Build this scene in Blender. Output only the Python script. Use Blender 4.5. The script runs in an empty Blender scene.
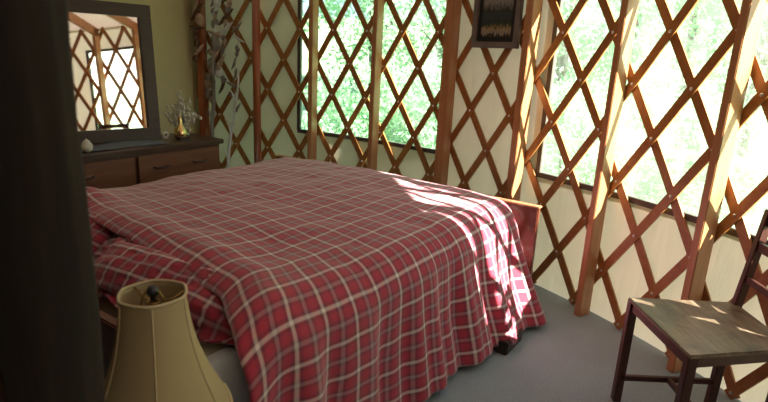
import bpy, bmesh, math, random
from mathutils import Vector, Matrix, noise

PI = math.pi
sc = bpy.context.scene
COL = sc.collection
R_ = math.radians

# ------------------------------------------------------------------ helpers
def link(o, parent=None):
    COL.objects.link(o)
    if parent is not None:
        o.parent = parent
    return o

def obj(name, bm, mat, parent=None, smooth=True, auto=None):
    me = bpy.data.meshes.new(name)
    bmesh.ops.recalc_face_normals(bm, faces=bm.faces) if auto is None else None
    bm.to_mesh(me); bm.free()
    if smooth:
        for p in me.polygons: p.use_smooth = True
    if isinstance(mat, (list, tuple)):
        for m in mat: me.materials.append(m)
    else:
        me.materials.append(mat)
    o = bpy.data.objects.new(name, me)
    return link(o, parent)

def tag(o, label=None, cat=None, group=None, kind=None):
    if label: o['label'] = label
    if cat: o['category'] = cat
    if group: o['group'] = group
    if kind: o['kind'] = kind
    return o

def empty(name, loc=(0, 0, 0), rz=0.0):
    o = bpy.data.objects.new(name, None)
    o.location = loc; o.rotation_euler = (0, 0, rz)
    o.empty_display_size = 0.1
    return link(o)

def copy_tree(o, parent=None):
    c = o.copy(); COL.objects.link(c)
    if parent is not None: c.parent = parent
    for ch in list(o.children):
        copy_tree(ch, c)
    return c

def box(bm, lo, hi, bevel=0.0, M=None, mi=0):
    lo = Vector(lo); hi = Vector(hi)
    r = bmesh.ops.create_cube(bm, size=1.0)
    vs = r['verts']
    for v in vs:
        v.co = Vector([(lo[i] + hi[i]) / 2 + v.co[i] * (hi[i] - lo[i]) for i in range(3)])
    fs = set(f for v in vs for f in v.link_faces)
    for f in fs: f.material_index = mi
    if bevel > 0:
        es = set(e for v in vs for e in v.link_edges)
        r2 = bmesh.ops.bevel(bm, geom=list(es), offset=bevel, segments=2, affect='EDGES', clamp_overlap=True)
        vs = list(set(v for f in r2['faces'] for v in f.verts) | set(v for v in vs if v.is_valid))
        allv = set()
        stack = [v for v in vs if v.is_valid]
        while stack:
            v = stack.pop()
            if v in allv: continue
            allv.add(v)
            for e in v.link_edges:
                stack.append(e.other_vert(v))
        vs = list(allv)
    if M is not None:
        for v in vs:
            if v.is_valid: v.co = M @ v.co
    return vs

def bar(bm, a, b, w, d, up=(0, 0, 1), bevel=0.0):
    """rectangular bar from a to b, w across, d along 'up'-ish"""
    a = Vector(a); b = Vector(b)
    z = (b - a); L = z.length; z.normalize()
    x = z.cross(Vector(up))
    if x.length < 1e-4: x = z.cross(Vector((1, 0, 0)))
    x.normalize(); y = z.cross(x)
    M = Matrix((x, y, z)).transposed().to_4x4(); M.translation = (a + b) / 2
    return box(bm, (-w / 2, -d / 2, -L / 2), (w / 2, d / 2, L / 2), bevel, M)

def tube(bm, pts, rad, n=10, cap=True):
    pts = [Vector(p) for p in pts]
    if not isinstance(rad, (list, tuple)): rad = [rad] * len(pts)
    rings = []; prev = None
    for i, p in enumerate(pts):
        t = (pts[min(i + 1, len(pts) - 1)] - pts[max(i - 1, 0)]).normalized()
        if prev is None:
            x = t.orthogonal().normalized()
        else:
            x = prev - t * prev.dot(t)
            x = x.normalized() if x.length > 1e-5 else t.orthogonal().normalized()
        prev = x; y = t.cross(x)
        rings.append([bm.verts.new(p + (x * math.cos(2 * PI * k / n) + y * math.sin(2 * PI * k / n)) * rad[i]) for k in range(n)])
    for i in range(len(rings) - 1):
        for k in range(n):
            bm.faces.new((rings[i][k], rings[i][(k + 1) % n], rings[i + 1][(k + 1) % n], rings[i + 1][k]))
    if cap:
        bm.faces.new(rings[0][::-1]); bm.faces.new(rings[-1])
    return rings

def lathe(bm, prof, n=32, c=(0, 0, 0), fn=None):
    """prof: (r,z) list; fn(r,z,ang)->r"""
    c = Vector(c); rings = []
    for r, z in prof:
        if r < 1e-5:
            rings.append([bm.verts.new(c + Vector((0, 0, z)))])
        else:
            ring = []
            for k in range(n):
                a = 2 * PI * k / n
                rr = fn(r, z, a) if fn else r
                ring.append(bm.verts.new(c + Vector((rr * math.cos(a), rr * math.sin(a), z))))
            rings.append(ring)
    for i in range(len(rings) - 1):
        A, B = rings[i], rings[i + 1]
        for k in range(n):
            k2 = (k + 1) % n
            if len(A) == 1 and len(B) == 1: continue
            if len(A) == 1: bm.faces.new((A[0], B[k2], B[k]))
            elif len(B) == 1: bm.faces.new((A[k], A[k2], B[0]))
            else: bm.faces.new((A[k], A[k2], B[k2], B[k]))

def ball(bm, c, r, seg=10, sc3=(1, 1, 1)):
    M = Matrix.Translation(c) @ Matrix.Diagonal((sc3[0], sc3[1], sc3[2], 1))
    return bmesh.ops.create_uvsphere(bm, u_segments=seg, v_segments=max(6, seg * 2 // 3), radius=r, matrix=M)['verts']

def fbm(v, s=1.0, o=3):
    return noise.fractal(Vector(v) * s, 0.6, 2.0, o)

# ------------------------------------------------------------------ materials
def newmat(name):
    m = bpy.data.materials.new(name); m.use_nodes = True
    nt = m.node_tree; nt.nodes.clear()
    out = nt.nodes.new('ShaderNodeOutputMaterial')
    return m, nt, out

def pbsdf(nt, out, color=(.5, .5, .5), rough=.6, **kw):
    b = nt.nodes.new('ShaderNodeBsdfPrincipled')
    b.inputs['Base Color'].default_value = (*color, 1)
    b.inputs['Roughness'].default_value = rough
    for k, v in kw.items():
        b.inputs[k].default_value = v
    nt.links.new(b.outputs[0], out.inputs['Surface'])
    return b

def texco(nt, kind='Object', scale=(1, 1, 1), rot=(0, 0, 0)):
    t = nt.nodes.new('ShaderNodeTexCoord'); mp = nt.nodes.new('ShaderNodeMapping')
    mp.inputs['Scale'].default_value = scale; mp.inputs['Rotation'].default_value = rot
    nt.links.new(t.outputs[kind], mp.inputs['Vector'])
    return mp.outputs['Vector']

def ramp(nt, fac, stops, interp='LINEAR'):
    r = nt.nodes.new('ShaderNodeValToRGB'); cr = r.color_ramp; cr.interpolation = interp
    while len(cr.elements) > 1: cr.elements.remove(cr.elements[-1])
    cr.elements[0].position = stops[0][0]; cr.elements[0].color = (*stops[0][1], 1)
    for p, c in stops[1:]:
        e = cr.elements.new(p); e.color = (*c, 1)
    nt.links.new(fac, r.inputs['Fac'])
    return r.outputs['Color']

def noise_tex(nt, vec, scale=5, detail=4, rough=.6, dist=0):
    n = nt.nodes.new('ShaderNodeTexNoise')
    n.inputs['Scale'].default_value = scale; n.inputs['Detail'].default_value = detail
    n.inputs['Roughness'].default_value = rough; n.inputs['Distortion'].default_value = dist
    nt.links.new(vec, n.inputs['Vector'])
    return n.outputs['Fac']

def bump(nt, b, h, strength=.3, dist=.01):
    bp = nt.nodes.new('ShaderNodeBump'); bp.inputs['Strength'].default_value = strength
    bp.inputs['Distance'].default_value = dist
    nt.links.new(h, bp.inputs['Height']); nt.links.new(bp.outputs[0], b.inputs['Normal'])

def wood(name, c1, c2, rough=.5, scale=(3, 3, 30), rot=(0, 0, 0), contrast=(.3, .7), bumpy=.15, coat=0.0):
    """grain runs along the axis with the small scale"""
    m, nt, out = newmat(name)
    b = pbsdf(nt, out, c1, rough)
    if coat: b.inputs['Coat Weight'].default_value = coat; b.inputs['Coat Roughness'].default_value = .2
    v = texco(nt, 'Object', scale, rot)
    n = noise_tex(nt, v, 1.0, 5, .65, .6)
    c = ramp(nt, n, [(contrast[0], c2), (contrast[1], c1)])
    nt.links.new(c, b.inputs['Base Color'])
    bump(nt, b, n, bumpy, .004)
    return m

def plain(name, c, rough=.6, metal=0.0, var=.12, scale=8.0, **kw):
    m, nt, out = newmat(name)
    b = pbsdf(nt, out, c, rough, Metallic=metal, **kw)
    v = texco(nt); n = noise_tex(nt, v, scale, 3)
    lo = tuple(x * (1 - var) for x in c); hi = tuple(min(1, x * (1 + var)) for x in c)
    nt.links.new(ramp(nt, n, [(.3, lo), (.7, hi)]), b.inputs['Base Color'])
    return m

M = {}
M['slat'] = wood('slat_wood', (.42, .19, .05), (.27, .105, .025), .42, (14, 14, 14), coat=.25)
M['stud'] = wood('stud_wood', (.53, .265, .12), (.38, .165, .065), .38, (22, 22, 1.6), coat=.3)
M['stud_corner'] = wood('corner_post_wood', (.42, .12, .04), (.26, .065, .02), .28, (22, 22, 1.6), coat=.3)
M['bed_wood'] = wood('bed_wood', (.15, .042, .018), (.09, .022, .010), .38, (3, 30, 30), coat=.3)
M['bed_cap_sunlit'] = wood('bed_wood_sunlit', (.48, .24, .13), (.34, .15, .08), .35, (3, 30, 30), coat=.3)  # same wood as the bed, sunlight on the top edge painted in
M['dresser'] = wood('dresser_wood', (.105, .042, .024), (.05, .019, .012), .42, (2.5, 25, 25))
M['dresser_top'] = wood('dresser_top_wood', (.085, .045, .032), (.045, .024, .018), .3, (2.5, 25, 25))
M['drawer'] = wood('drawer_wood', (.21, .09, .05), (.125, .05, .028), .4, (2.5, 25, 25))
M['handle'] = plain('dark_handle', (.03, .02, .016), .45)
M['mirror_frame'] = wood('mirror_frame_wood', (.062, .036, .032), (.038, .022, .02), .5, (4, 20, 20))
M['chair'] = wood('chair_wood', (.085, .026, .017), (.045, .014, .01), .4, (20, 20, 3))
M['log'] = wood('log_bark', (.017, .010, .005), (.006, .004, .0025), .9, (26, 26, 3), bumpy=.7)
M['plank'] = wood('plank_wood', (.06, .025, .009), (.03, .012, .005), .7, (3, 3, 26))
M['bolt'] = plain('steel_bolt', (.75, .72, .68), .3, 1.0)
M['brass'] = plain('aged_brass', (.42, .27, .09), .35, 1.0)
M['gold'] = plain('polished_brass', (.85, .62, .28), .22, 1.0)
M['finial'] = plain('dark_finial', (.025, .028, .04), .3)
M['sheet'] = plain('cotton_sheet', (.56, .50, .38), .9, 0, .05)
M['skirt'] = plain('white_sheet', (.62, .68, .72), .9, 0, .05)
M['mat_cloth'] = plain('woven_runner', (.14, .17, .20), .85, 0, .25, 60)
M['egg'] = plain('white_ceramic', (.62, .62, .56), .3)
M['winframe'] = plain('window_frame_grey', (.075, .065, .055), .5)
M['rope'] = plain('jute_rope', (.36, .33, .27), .9)
M['drift'] = wood('driftwood', (.34, .33, .30), (.14, .125, .11), .85, (30, 30, 4))
M['shell'] = plain('sea_shell', (.42, .30, .22), .5, 0, .3, 30)
M['pale'] = plain('bleached_driftwood', (.62, .66, .64), .8, 0, .2, 12)
M['darkshell'] = plain('dark_pods', (.11, .055, .03), .7, 0, .3, 20)
M['trunk'] = wood('tree_bark', (.16, .12, .09), (.08, .06, .045), .9, (8, 8, 1.5), bumpy=.5)
M['deckrail'] = plain('weathered_rail', (.42, .43, .42), .8)
M['pic_frame'] = wood('picture_frame_wood', (.21, .19, .17), (.14, .125, .11), .5, (20, 20, 20))
M['pic_mat'] = plain('black_mat_board', (.012, .012, .013), .6)
M['lampwood'] = wood('lamp_base_wood', (.2, .09, .04), (.1, .045, .02), .4, (15, 15, 3))
M['mattress'] = plain('mattress_ticking', (.6, .57, .5), .9)

# seat top, weathered
m, nt, out = newmat('seat_wood'); b = pbsdf(nt, out, (.2, .15, .1), .38)
v = texco(nt, 'Object', (30, 4, 4), (0, 0, R_(8))); n = noise_tex(nt, v, 1, 5, .6, .8)
v2 = texco(nt, 'Object', (1, 1, 1)); n2 = noise_tex(nt, v2, 7, 5, .7, .5)
c1 = ramp(nt, n, [(.3, (.135, .085, .05)), (.7, (.36, .29, .20))])
mx = nt.nodes.new('ShaderNodeMix'); mx.data_type = 'RGBA'
nt.links.new(ramp(nt, n2, [(.35, (0, 0, 0)), (.42, (.4, .4, .4)), (.7, (1, 1, 1))]), mx.inputs[0])
mx.inputs[6].default_value = (.09, .06, .045, 1); nt.links.new(c1, mx.inputs[7])
nt.links.new(mx.outputs[2], b.inputs['Base Color']); bump(nt, b, n, .2, .003)
M['seat'] = m

# carpet
m, nt, out = newmat('carpet'); b = pbsdf(nt, out, (.3, .31, .32), .95)
v = texco(nt, 'Object'); n = noise_tex(nt, v, 160, 3, .8); n2 = noise_tex(nt, v, 2.2, 3, .6)
c1 = ramp(nt, n, [(.3, (.22, .28, .33)), (.7, (.44, .54, .62))])
mx = nt.nodes.new('ShaderNodeMix'); mx.data_type = 'RGBA'; mx.blend_type = 'MULTIPLY'; mx.inputs[0].default_value = 1
nt.links.new(c1, mx.inputs[6]); nt.links.new(ramp(nt, n2, [(.3, (.85, .85, .85)), (.7, (1, 1, 1))]), mx.inputs[7])
nt.links.new(mx.outputs[2], b.inputs['Base Color']); bump(nt, b, n, .6, .006)
M['carpet'] = m

# canvas (thin fabric: diffuse + translucent)
def fabric(name, col, trans_col, fac, wr=0.25):
    m, nt, out = newmat(name)
    d = nt.nodes.new('ShaderNodeBsdfDiffuse'); t = nt.nodes.new('ShaderNodeBsdfTranslucent')
    mix = nt.nodes.new('ShaderNodeMixShader'); mix.inputs[0].default_value = fac
    v = texco(nt, 'Object', (3, 3, .5)); n = noise_tex(nt, v, 2.0, 4, .6, .4)
    v2 = texco(nt, 'Object'); w = noise_tex(nt, v2, 2.5, 2, .5)
    lo = tuple(x * .9 for x in col)
    nt.links.new(ramp(nt, w, [(.3, lo), (.7, col)]), d.inputs['Color'])
    t.inputs['Color'].default_value = (*trans_col, 1)
    bp = nt.nodes.new('ShaderNodeBump'); bp.inputs['Strength'].default_value = wr; bp.inputs['Distance'].default_value = .03
    nt.links.new(n, bp.inputs['Height'])
    nt.links.new(bp.outputs[0], d.inputs['Normal']); nt.links.new(bp.outputs[0], t.inputs['Normal'])
    nt.links.new(d.outputs[0], mix.inputs[1]); nt.links.new(t.outputs[0], mix.inputs[2])
    nt.links.new(mix.outputs[0], out.inputs['Surface'])
    return m
M['canvas'] = fabric('wall_canvas', (.72, .63, .51), (.62, .56, .46), .10)
M['roof'] = fabric('roof_canvas', (.76, .66, .60), (.5, .42, .36), .12)
M['shade'] = fabric('lamp_shade_fabric', (.60, .50, .30), (.5, .4, .22), .25, .05)
M['shade_trim'] = plain('shade_trim_tape', (.55, .46, .29), .8)
M['partition'] = plain('painted_partition', (.52, .46, .26), .8, 0, .04, 3)

# window vinyl: mostly clear, slightly milky
m, nt, out = newmat('clear_vinyl')
tr = nt.nodes.new('ShaderNodeBsdfTransparent'); tr.inputs[0].default_value = (.93, .96, .94, 1)
df = nt.nodes.new('ShaderNodeBsdfTranslucent'); df.inputs[0].default_value = (.85, .93, .9, 1)
gl = nt.nodes.new('ShaderNodeBsdfGlossy'); gl.inputs['Roughness'].default_value = .12; gl.inputs[0].default_value = (.9, .9, .9, 1)
v = texco(nt, 'Object', (1, 1, .6)); n = noise_tex(nt, v, 3.5, 4, .6, 1.2)
ma = nt.nodes.new('ShaderNodeMapRange'); nt.links.new(n, ma.inputs[0])
ma.inputs[1].default_value = .35; ma.inputs[2].default_value = .7; ma.inputs[3].default_value = .05; ma.inputs[4].default_value = .20
m1 = nt.nodes.new('ShaderNodeMixShader'); nt.links.new(ma.outputs[0], m1.inputs[0])
nt.links.new(tr.outputs[0], m1.inputs[1]); nt.links.new(df.outputs[0], m1.inputs[2])
m2 = nt.nodes.new('ShaderNodeMixShader'); m2.inputs[0].default_value = .03
nt.links.new(m1.outputs[0], m2.inputs[1]); nt.links.new(gl.outputs[0], m2.inputs[2])
nt.links.new(m2.outputs[0], out.inputs['Surface'])
M['vinyl'] = m

# mirror glass
m, nt, out = newmat('mirror_glass'); b = pbsdf(nt, out, (.86, .87, .85), .02, Metallic=1.0)
v = texco(nt); n = noise_tex(nt, v, 4, 2); nt.links.new(ramp(nt, n, [(.2, (.82, .83, .81)), (.8, (.88, .88, .86))]), b.inputs['Base Color'])
M['mirror'] = m

# bottle glass / bead glass
m, nt, out = newmat('amber_glass'); b = pbsdf(nt, out, (.9, .72, .4), .05); b.inputs['Transmission Weight'].default_value = .9; b.inputs['IOR'].default_value = 1.45
M['amber'] = m
m, nt, out = newmat('glass_beads'); b = pbsdf(nt, out, (.88, .87, .82), .08); b.inputs['Transmission Weight'].default_value = .15
M['bead'] = m
M['wire'] = plain('twisted_wire', (.62, .59, .52), .35, .8)
M['candle'] = plain('cream_candle', (.8, .72, .52), .5)

# plaid
def plaid(name, pa=.132, pb=.122):
    m, nt, out = newmat(name)
    b = pbsdf(nt, out, (.5, .1, .1), .92)
    b.inputs['Sheen Weight'].default_value = .55; b.inputs['Sheen Roughness'].default_value = .45; b.inputs['Sheen Tint'].default_value = (1, .9, .95, 1)
    b.inputs['Specular IOR Level'].default_value = .15
    uv = nt.nodes.new('ShaderNodeUVMap'); uv.uv_map = 'UVMap'
    # soft wobble so the weave is not ruler straight
    nz = nt.nodes.new('ShaderNodeTexNoise'); nz.inputs['Scale'].default_value = 2.5; nz.inputs['Detail'].default_value = 1
    nt.links.new(uv.outputs[0], nz.inputs['Vector'])
    sub = nt.nodes.new('ShaderNodeVectorMath'); sub.operation = 'MULTIPLY_ADD'
    sub.inputs[1].default_value = (.028, .028, 0)
    nt.links.new(nz.outputs['Color'], sub.inputs[0]); nt.links.new(uv.outputs[0], sub.inputs[2])
    sp = nt.nodes.new('ShaderNodeSeparateXYZ'); nt.links.new(sub.outputs[0], sp.inputs[0])
    red = (.43, .045, .08); cream = (.74, .69, .67); dk = (.20, .045, .075); mid = (.36, .27, .30)
    cols = []
    for ax, per in ((0, pa), (1, pb)):
        d = nt.nodes.new('ShaderNodeMath'); d.operation = 'DIVIDE'; d.inputs[1].default_value = per
        nt.links.new(sp.outputs[ax], d.inputs[0])
        fr = nt.nodes.new('ShaderNodeMath'); fr.operation = 'FRACT'; nt.links.new(d.outputs[0], fr.inputs[0])
        cols.append(ramp(nt, fr.outputs[0], [
            (0, cream), (.028, cream), (.07, dk), (.13, dk), (.17, red), (.34, red), (.39, dk), (.43, dk), (.465, mid), (.535, mid), (.57, dk), (.61, dk), (.66, red), (.83, red), (.87, dk), (.93, dk), (.972, cream), (1, cream)]))
    mx = nt.nodes.new('ShaderNodeMix'); mx.data_type = 'RGBA'; mx.inputs[0].default_value = .5
    nt.links.new(cols[0], mx.inputs[6]); nt.links.new(cols[1], mx.inputs[7])
    nt.links.new(mx.outputs[2], b.inputs['Base Color'])
    n2 = nt.nodes.new('ShaderNodeTexNoise'); n2.inputs['Scale'].default_value = 9; n2.inputs['Detail'].default_value = 4
    nt.links.new(uv.outputs[0], n2.inputs['Vector'])
    bump(nt, b, n2.outputs['Fac'], .25, .02)
    return m
M['plaid'] = plaid('red_plaid_flannel')

# leaves
def leafmat(name, c1, c2, tcol):
    m, nt, out = newmat(name)
    d = nt.nodes.new('ShaderNodeBsdfDiffuse'); t = nt.nodes.new('ShaderNodeBsdfTranslucent')
    v = texco(nt); n = noise_tex(nt, v, 1.3, 4, .7)
    nt.links.new(ramp(nt, n, [(.35, c2), (.65, c1)]), d.inputs[0]); t.inputs[0].default_value = (*tcol, 1)
    mix = nt.nodes.new('ShaderNodeMixShader'); mix.inputs[0].default_value = .4
    nt.links.new(d.outputs[0], mix.inputs[1]); nt.links.new(t.outputs[0], mix.inputs[2]); nt.links.new(mix.outputs[0], out.inputs['Surface'])
    return m
M['leaf_a'] = leafmat('leaves_mid', (.40, .62, .42), (.26, .46, .30), (.45, .75, .42))
M['leaf_b'] = leafmat('leaves_pale', (.48, .68, .50), (.30, .50, .34), (.6, .85, .58))
m, nt, out = newmat('meadow_grass'); b = pbsdf(nt, out, (.3, .5, .2), .9)
v = texco(nt); n = noise_tex(nt, v, 1.6, 8, .75, .5)
nt.links.new(ramp(nt, n, [(.3, (.16, .34, .13)), (.5, (.36, .56, .28)), (.7, (.62, .75, .5))]), b.inputs['Base Color'])
bump(nt, b, n, .8, .2)
M['grass'] = m

# ------------------------------------------------------------------ camera
FPX, PITCH, ROLL, CAMH = 541.86, .2623, .0499, 1.5
cam = bpy.data.cameras.new('camera'); co = bpy.data.objects.new('camera', cam); COL.objects.link(co)
cam.sensor_width = 36; cam.lens = FPX / 768 * 36; cam.clip_start = .05; cam.clip_end = 200
Mc = Matrix.Translation((0, 0, CAMH)) @ Matrix.Rotation(PI / 2 - PITCH, 4, 'X') @ Matrix.Rotation(ROLL, 4, 'Z')
co.matrix_world = Mc
cam.dof.use_dof = True; cam.dof.focus_distance = 3.0; cam.dof.aperture_fstop = 3.4
sc.camera = co

# ------------------------------------------------------------------ yurt frame of reference
CX, CY, RW = -2.7814, .7817, 4.7345
PH0, DPH, ZB, V = .9495, .0374, .03, .2765
ZT = 2.26
def cyl(ph, z, r=RW):
    return Vector((CX + r * math.sin(ph), CY + r * math.cos(ph), z))
def J(j): return PH0 + DPH * j
TH = R_(34)
def bt(s, t, z=0.0, th=TH):
    return Vector((s * math.sin(th) + t * math.cos(th), s * math.cos(th) - t * math.sin(th), z))
BM = Matrix.Rotation(PI / 2 - TH, 4, 'Z')   # local x -> along s, local y -> -t

# floor
bm = bmesh.new()
n = 96
c0 = bm.verts.new((CX, CY, 0)); c1 = bm.verts.new((CX, CY, -.12))
top = [bm.verts.new(cyl(2 * PI * k / n, 0, RW + .06)) for k in range(n)]
bot = [bm.verts.new(cyl(2 * PI * k / n, -.12, RW + .06)) for k in range(n)]
for k in range(n):
    k2 = (k + 1) % n
    bm.faces.new((c0, top[k2], top[k])); bm.faces.new((c1, bot[k], bot[k2])); bm.faces.new((top[k], top[k2], bot[k2], bot[k]))
tag(obj('floor', bm, M['carpet'], smooth=False), kind='structure')

# windows as (j0, j1)
WINS = [(-14.1, -5.5), (-.44, 11.8)]
SILL, HEAD = .78, 1.95
RC = RW + .02
# canvas wall with openings
bm = bmesh.new()
js = []
brk = sorted([w for p in WINS for w in p])
j = -24.0
full = 2 * PI / DPH
while j < -24 + full - .5:
    js.append(j); j += 1.0
js = sorted(set(js) | set(brk))
js2 = []
for x in js:
    if js2 and x - js2[-1] < .2 and x not in brk: continue
    if js2 and x - js2[-1] < .2 and js2[-1] not in brk: js2[-1] = x; continue
    js2.append(x)
js = js2 + [-24 + full]
zs = [0, .26, .52, SILL, 1.17, 1.56, HEAD, 2.1, ZT]
grid = {}
def gv(i, k):
    i2 = 0 if i == len(js) - 1 else i
    if (i2, k) not in grid: grid[(i2, k)] = bm.verts.new(cyl(J(js[i2]), zs[k], RC))
    return grid[(i2, k)]
for i in range(len(js) - 1):
    jm = (js[i] + js[i + 1]) / 2
    for k in range(len(zs) - 1):
        zm = (zs[k] + zs[k + 1]) / 2
        if any(a < jm < b_ for a, b_ in WINS) and SILL < zm < HEAD: continue
        bm.faces.new((gv(i, k), gv(i + 1, k), gv(i + 1, k + 1), gv(i, k + 1)))
tag(obj('wall_outer', bm, M['canvas']), kind='structure')

# roof
bm = bmesh.new(); nr = 72; APEX = 3.95; prev = None
for fr in (0, .25, .5, .75, .93):
    ring = [bm.verts.new(cyl(2 * PI * k / nr, ZT - .012 + (APEX - ZT) * fr, (RC + .03) * (1 - fr))) for k in range(nr)]
    if prev:
        for k in range(nr):
            bm.faces.new((prev[k], prev[(k + 1) % nr], ring[(k + 1) % nr], ring[k]))
    prev = ring
bm.faces.new(prev)
tag(obj('ceiling', bm, M['roof']), kind='structure')

# windows
def arcbar(bm, j0, j1, z0, z1, r0, r1, nseg):
    vs = []
    for i in range(nseg + 1):
        ph = J(j0 + (j1 - j0) * i / nseg)
        vs.append([bm.verts.new(cyl(ph, z, r)) for (r, z) in ((r0, z0), (r1, z0), (r1, z1), (r0, z1))])
    for i in range(nseg):
        for k in range(4):
            bm.faces.new((vs[i][k], vs[i + 1][k], vs[i + 1][(k + 1) % 4], vs[i][(k + 1) % 4]))
    bm.faces.new(vs[0]); bm.faces.new(vs[-1][::-1])
for wi, (a, b_) in enumerate(WINS):
    w = tag(empty('window_%d' % (wi + 1), cyl(J((a + b_) / 2), SILL, RC)), kind='structure')
    Wi = Matrix.Translation(-Vector(w.location))
    bm = bmesh.new()
    fw = .026
    arcbar(bm, a - .1, b_ + .1, SILL - fw, SILL + .008, RC - .008, RC + .02, 14)
    arcbar(bm, a - .1, b_ + .1, HEAD - .008, HEAD + fw, RC - .008, RC + .02, 14)
    arcbar(bm, a - .13, a + .06, SILL, HEAD, RC - .008, RC + .02, 1)
    arcbar(bm, b_ - .06, b_ + .13, SILL, HEAD, RC - .008, RC + .02, 1)
    bm.transform(Wi); obj('window_frame', bm, M['winframe'], w, smooth=False)
    bm = bmesh.new(); pv = None
    for i in range(15):
        ph = J(a + (b_ - a) * i / 14)
        cur = (bm.verts.new(cyl(ph, SILL, RC + .006)), bm.verts.new(cyl(ph, HEAD, RC + .006)))
        if pv: bm.faces.new((pv[0], cur[0], cur[1], pv[1]))
        pv = cur
    bm.transform(Wi); obj('pane', bm, M['vinyl'], w)

# lattice
JL0, JL1 = -24, 36
lat = empty('lattice', cyl(J(0), 0, RW))
tag(lat, 'diamond lattice of varnished brown wooden slats lining the curved wall', 'wall lattice')
LI = Matrix.Translation(-Vector(lat.location))
def slat(bm, j0, d, r, w=.050, th=.011):
    i0, i1 = -.08, 8.05
    ns = 16
    rows = []
    for q in range(ns + 1):
        i = i0 + (i1 - i0) * q / ns
        jj = j0 + d * i
        ph = J(jj); z = ZB + V * i
        c = cyl(ph, z, r)
        rad = Vector((math.sin(ph), math.cos(ph), 0)); tan = Vector((math.cos(ph), -math.sin(ph), 0))
        dirv = (tan * (d * DPH * r) + Vector((0, 0, V))).normalized()
        side = rad.cross(dirv).normalized()
        rows.append([bm.verts.new(c + side * sx * w / 2 + rad * sy * th / 2) for sx, sy in ((-1, -1), (1, -1), (1, 1), (-1, 1))])
    for q in range(ns):
        for k in range(4):
            bm.faces.new((rows[q][k], rows[q][(k + 1) % 4], rows[q + 1][(k + 1) % 4], rows[q + 1][k]))
    bm.faces.new(rows[0][::-1]); bm.faces.new(rows[-1])
for d, r in ((1, RW - .012), (-1, RW)):
    bm = bmesh.new()
    for j0 in range(JL0 - (0 if d > 0 else 0), JL1 + 1, 2):
        slat(bm, j0, d, r)
    bm.transform(LI)
    obj('slat_layer', bm, M['slat'], lat, smooth=False)
bm = bmesh.new(); lathe(bm, [(0, .006), (.004, .0055), (.0085, .002), (.009, 0), (0, 0)], 10)
bolt_me = bpy.data.meshes.new('bolt'); bm.to_mesh(bolt_me); bm.free(); bolt_me.materials.append(M['bolt'])
for i in range(0, 8):
    for jj in range(-20, 9):
        if (i + jj) % 2: continue
        z = ZB + V * i
        if i == 7 and jj > -10: continue
        ph = J(jj)
        o = bpy.data.objects.new('bolt', bolt_me); link(o, lat)
        rad = Vector((math.sin(ph), math.cos(ph), 0))
        Mx = (-rad).to_track_quat('Z', 'Y').to_matrix().to_4x4()
        Mx.translation = cyl(ph, z, RW - .0177) - lat.location
        o.matrix_local = Mx

# studs
def make_stud(jj, w=.042, d=.095, lean=0.0, mat='stud', r_out=RW - .022):
    ph = J(jj)
    st = bpy.data.objects
    bm = bmesh.new()
    box(bm, (-w / 2, -d / 2, 0), (w / 2, d / 2, ZT - .02), .004)
    o = obj('wall_stud', bm, M[mat], smooth=False)
    p = cyl(ph, 0, r_out - d / 2); o.location = p; o.rotation_euler = (0, 0, -ph)
    return o
stud_info = [
    (-16.45, 'rounded', 'glossy dark copper-brown wall stud left of the far window'),
    (-12.95, None, 'thin honey-coloured wall stud crossing the left part of the far window'),
    (-9.15, None, 'honey-coloured wall stud dividing the far window in the middle'),
    (-5.05, None, 'brown wall stud at the right edge of the far window'),
    (-1.15, None, 'sun-dappled wall stud between framed picture and near window'),
    (2.7, None, 'wall stud crossing the near window, standing between bed and chair'),
    (6.5, None, 'wall stud rising right behind the wooden chair seat'),
]
for jj, kind, lab in stud_info:
    if kind == 'rounded':
        bm = bmesh.new(); lathe(bm, [(0, 0), (.036, 0), (.036, ZT - .02), (0, ZT - .02)], 20)
        o = obj('wall_stud', bm, M['stud_corner']); o.location = cyl(J(jj), 0, RW - .065)
    else:
        o = make_stud(jj, w={-5.05: .075, -1.15: .058}.get(jj, .044))
    tag(o, lab, 'wall stud')
for jj in (10.4, 14.3, 18.2, 22.1, 26.0):
    o = make_stud(jj); tag(o, 'plain wall stud on the lattice wall beyond the right edge of the view', 'wall stud', 'wall studs beyond the chair')

# rafters
for k, jj in enumerate([-20.8, -16.9, -12.95, -9.15, -5.05, -1.15, 2.7, 6.5, 10.4, 14.3, 18.2, 22.1, 26.0]):
    bm = bmesh.new()
    a = cyl(J(jj), ZT - .075, RC - .05); e = cyl(J(jj), APEX - .24, RC * .08)
    bar(bm, a, e, .042, .11)
    tag(obj('rafter', bm, M['stud'], smooth=False), 'varnished roof rafter rising from the wall top to the roof crown', 'rafter', 'roof rafters above the lattice')

# partition behind dresser
PA = cyl(J(-20.3), 0, RC - .01)
thp = R_(19)
pd = Vector((-math.sin(thp), -math.cos(thp), 0)); pn = Vector((math.cos(thp), -math.sin(thp), 0))
PL = 3.85
def slab(name, A, d, nrm, L, h0, h1, th, mat, both=0, smooth=False):
    bm = bmesh.new()
    x = d; y = nrm; 
    Mx = Matrix((x, y, Vector((0, 0, 1)))).transposed().to_4x4(); Mx.translation = A
    box(bm, (0, -th, h0), (L, 0, h1), 0, Mx)
    return obj(name, bm, mat, smooth=smooth)
tag(slab('wall_left', PA, pd, pn, PL, 0, 2.36, .09, M['partition']), kind='structure')
# corner post at partition / outer wall
bm = bmesh.new(); box(bm, (-.03, -.045, 0), (.03, .045, ZT - .02), .005)
o = obj('wall_stud', bm, M['stud_corner'], smooth=False); p = cyl(J(-19.75), 0, RW - .075); o.location = p; o.rotation_euler = (0, 0, -J(-19.75))
tag(o, 'dark red-brown corner post between yellow partition and hanging driftwood', 'wall stud')

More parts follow.
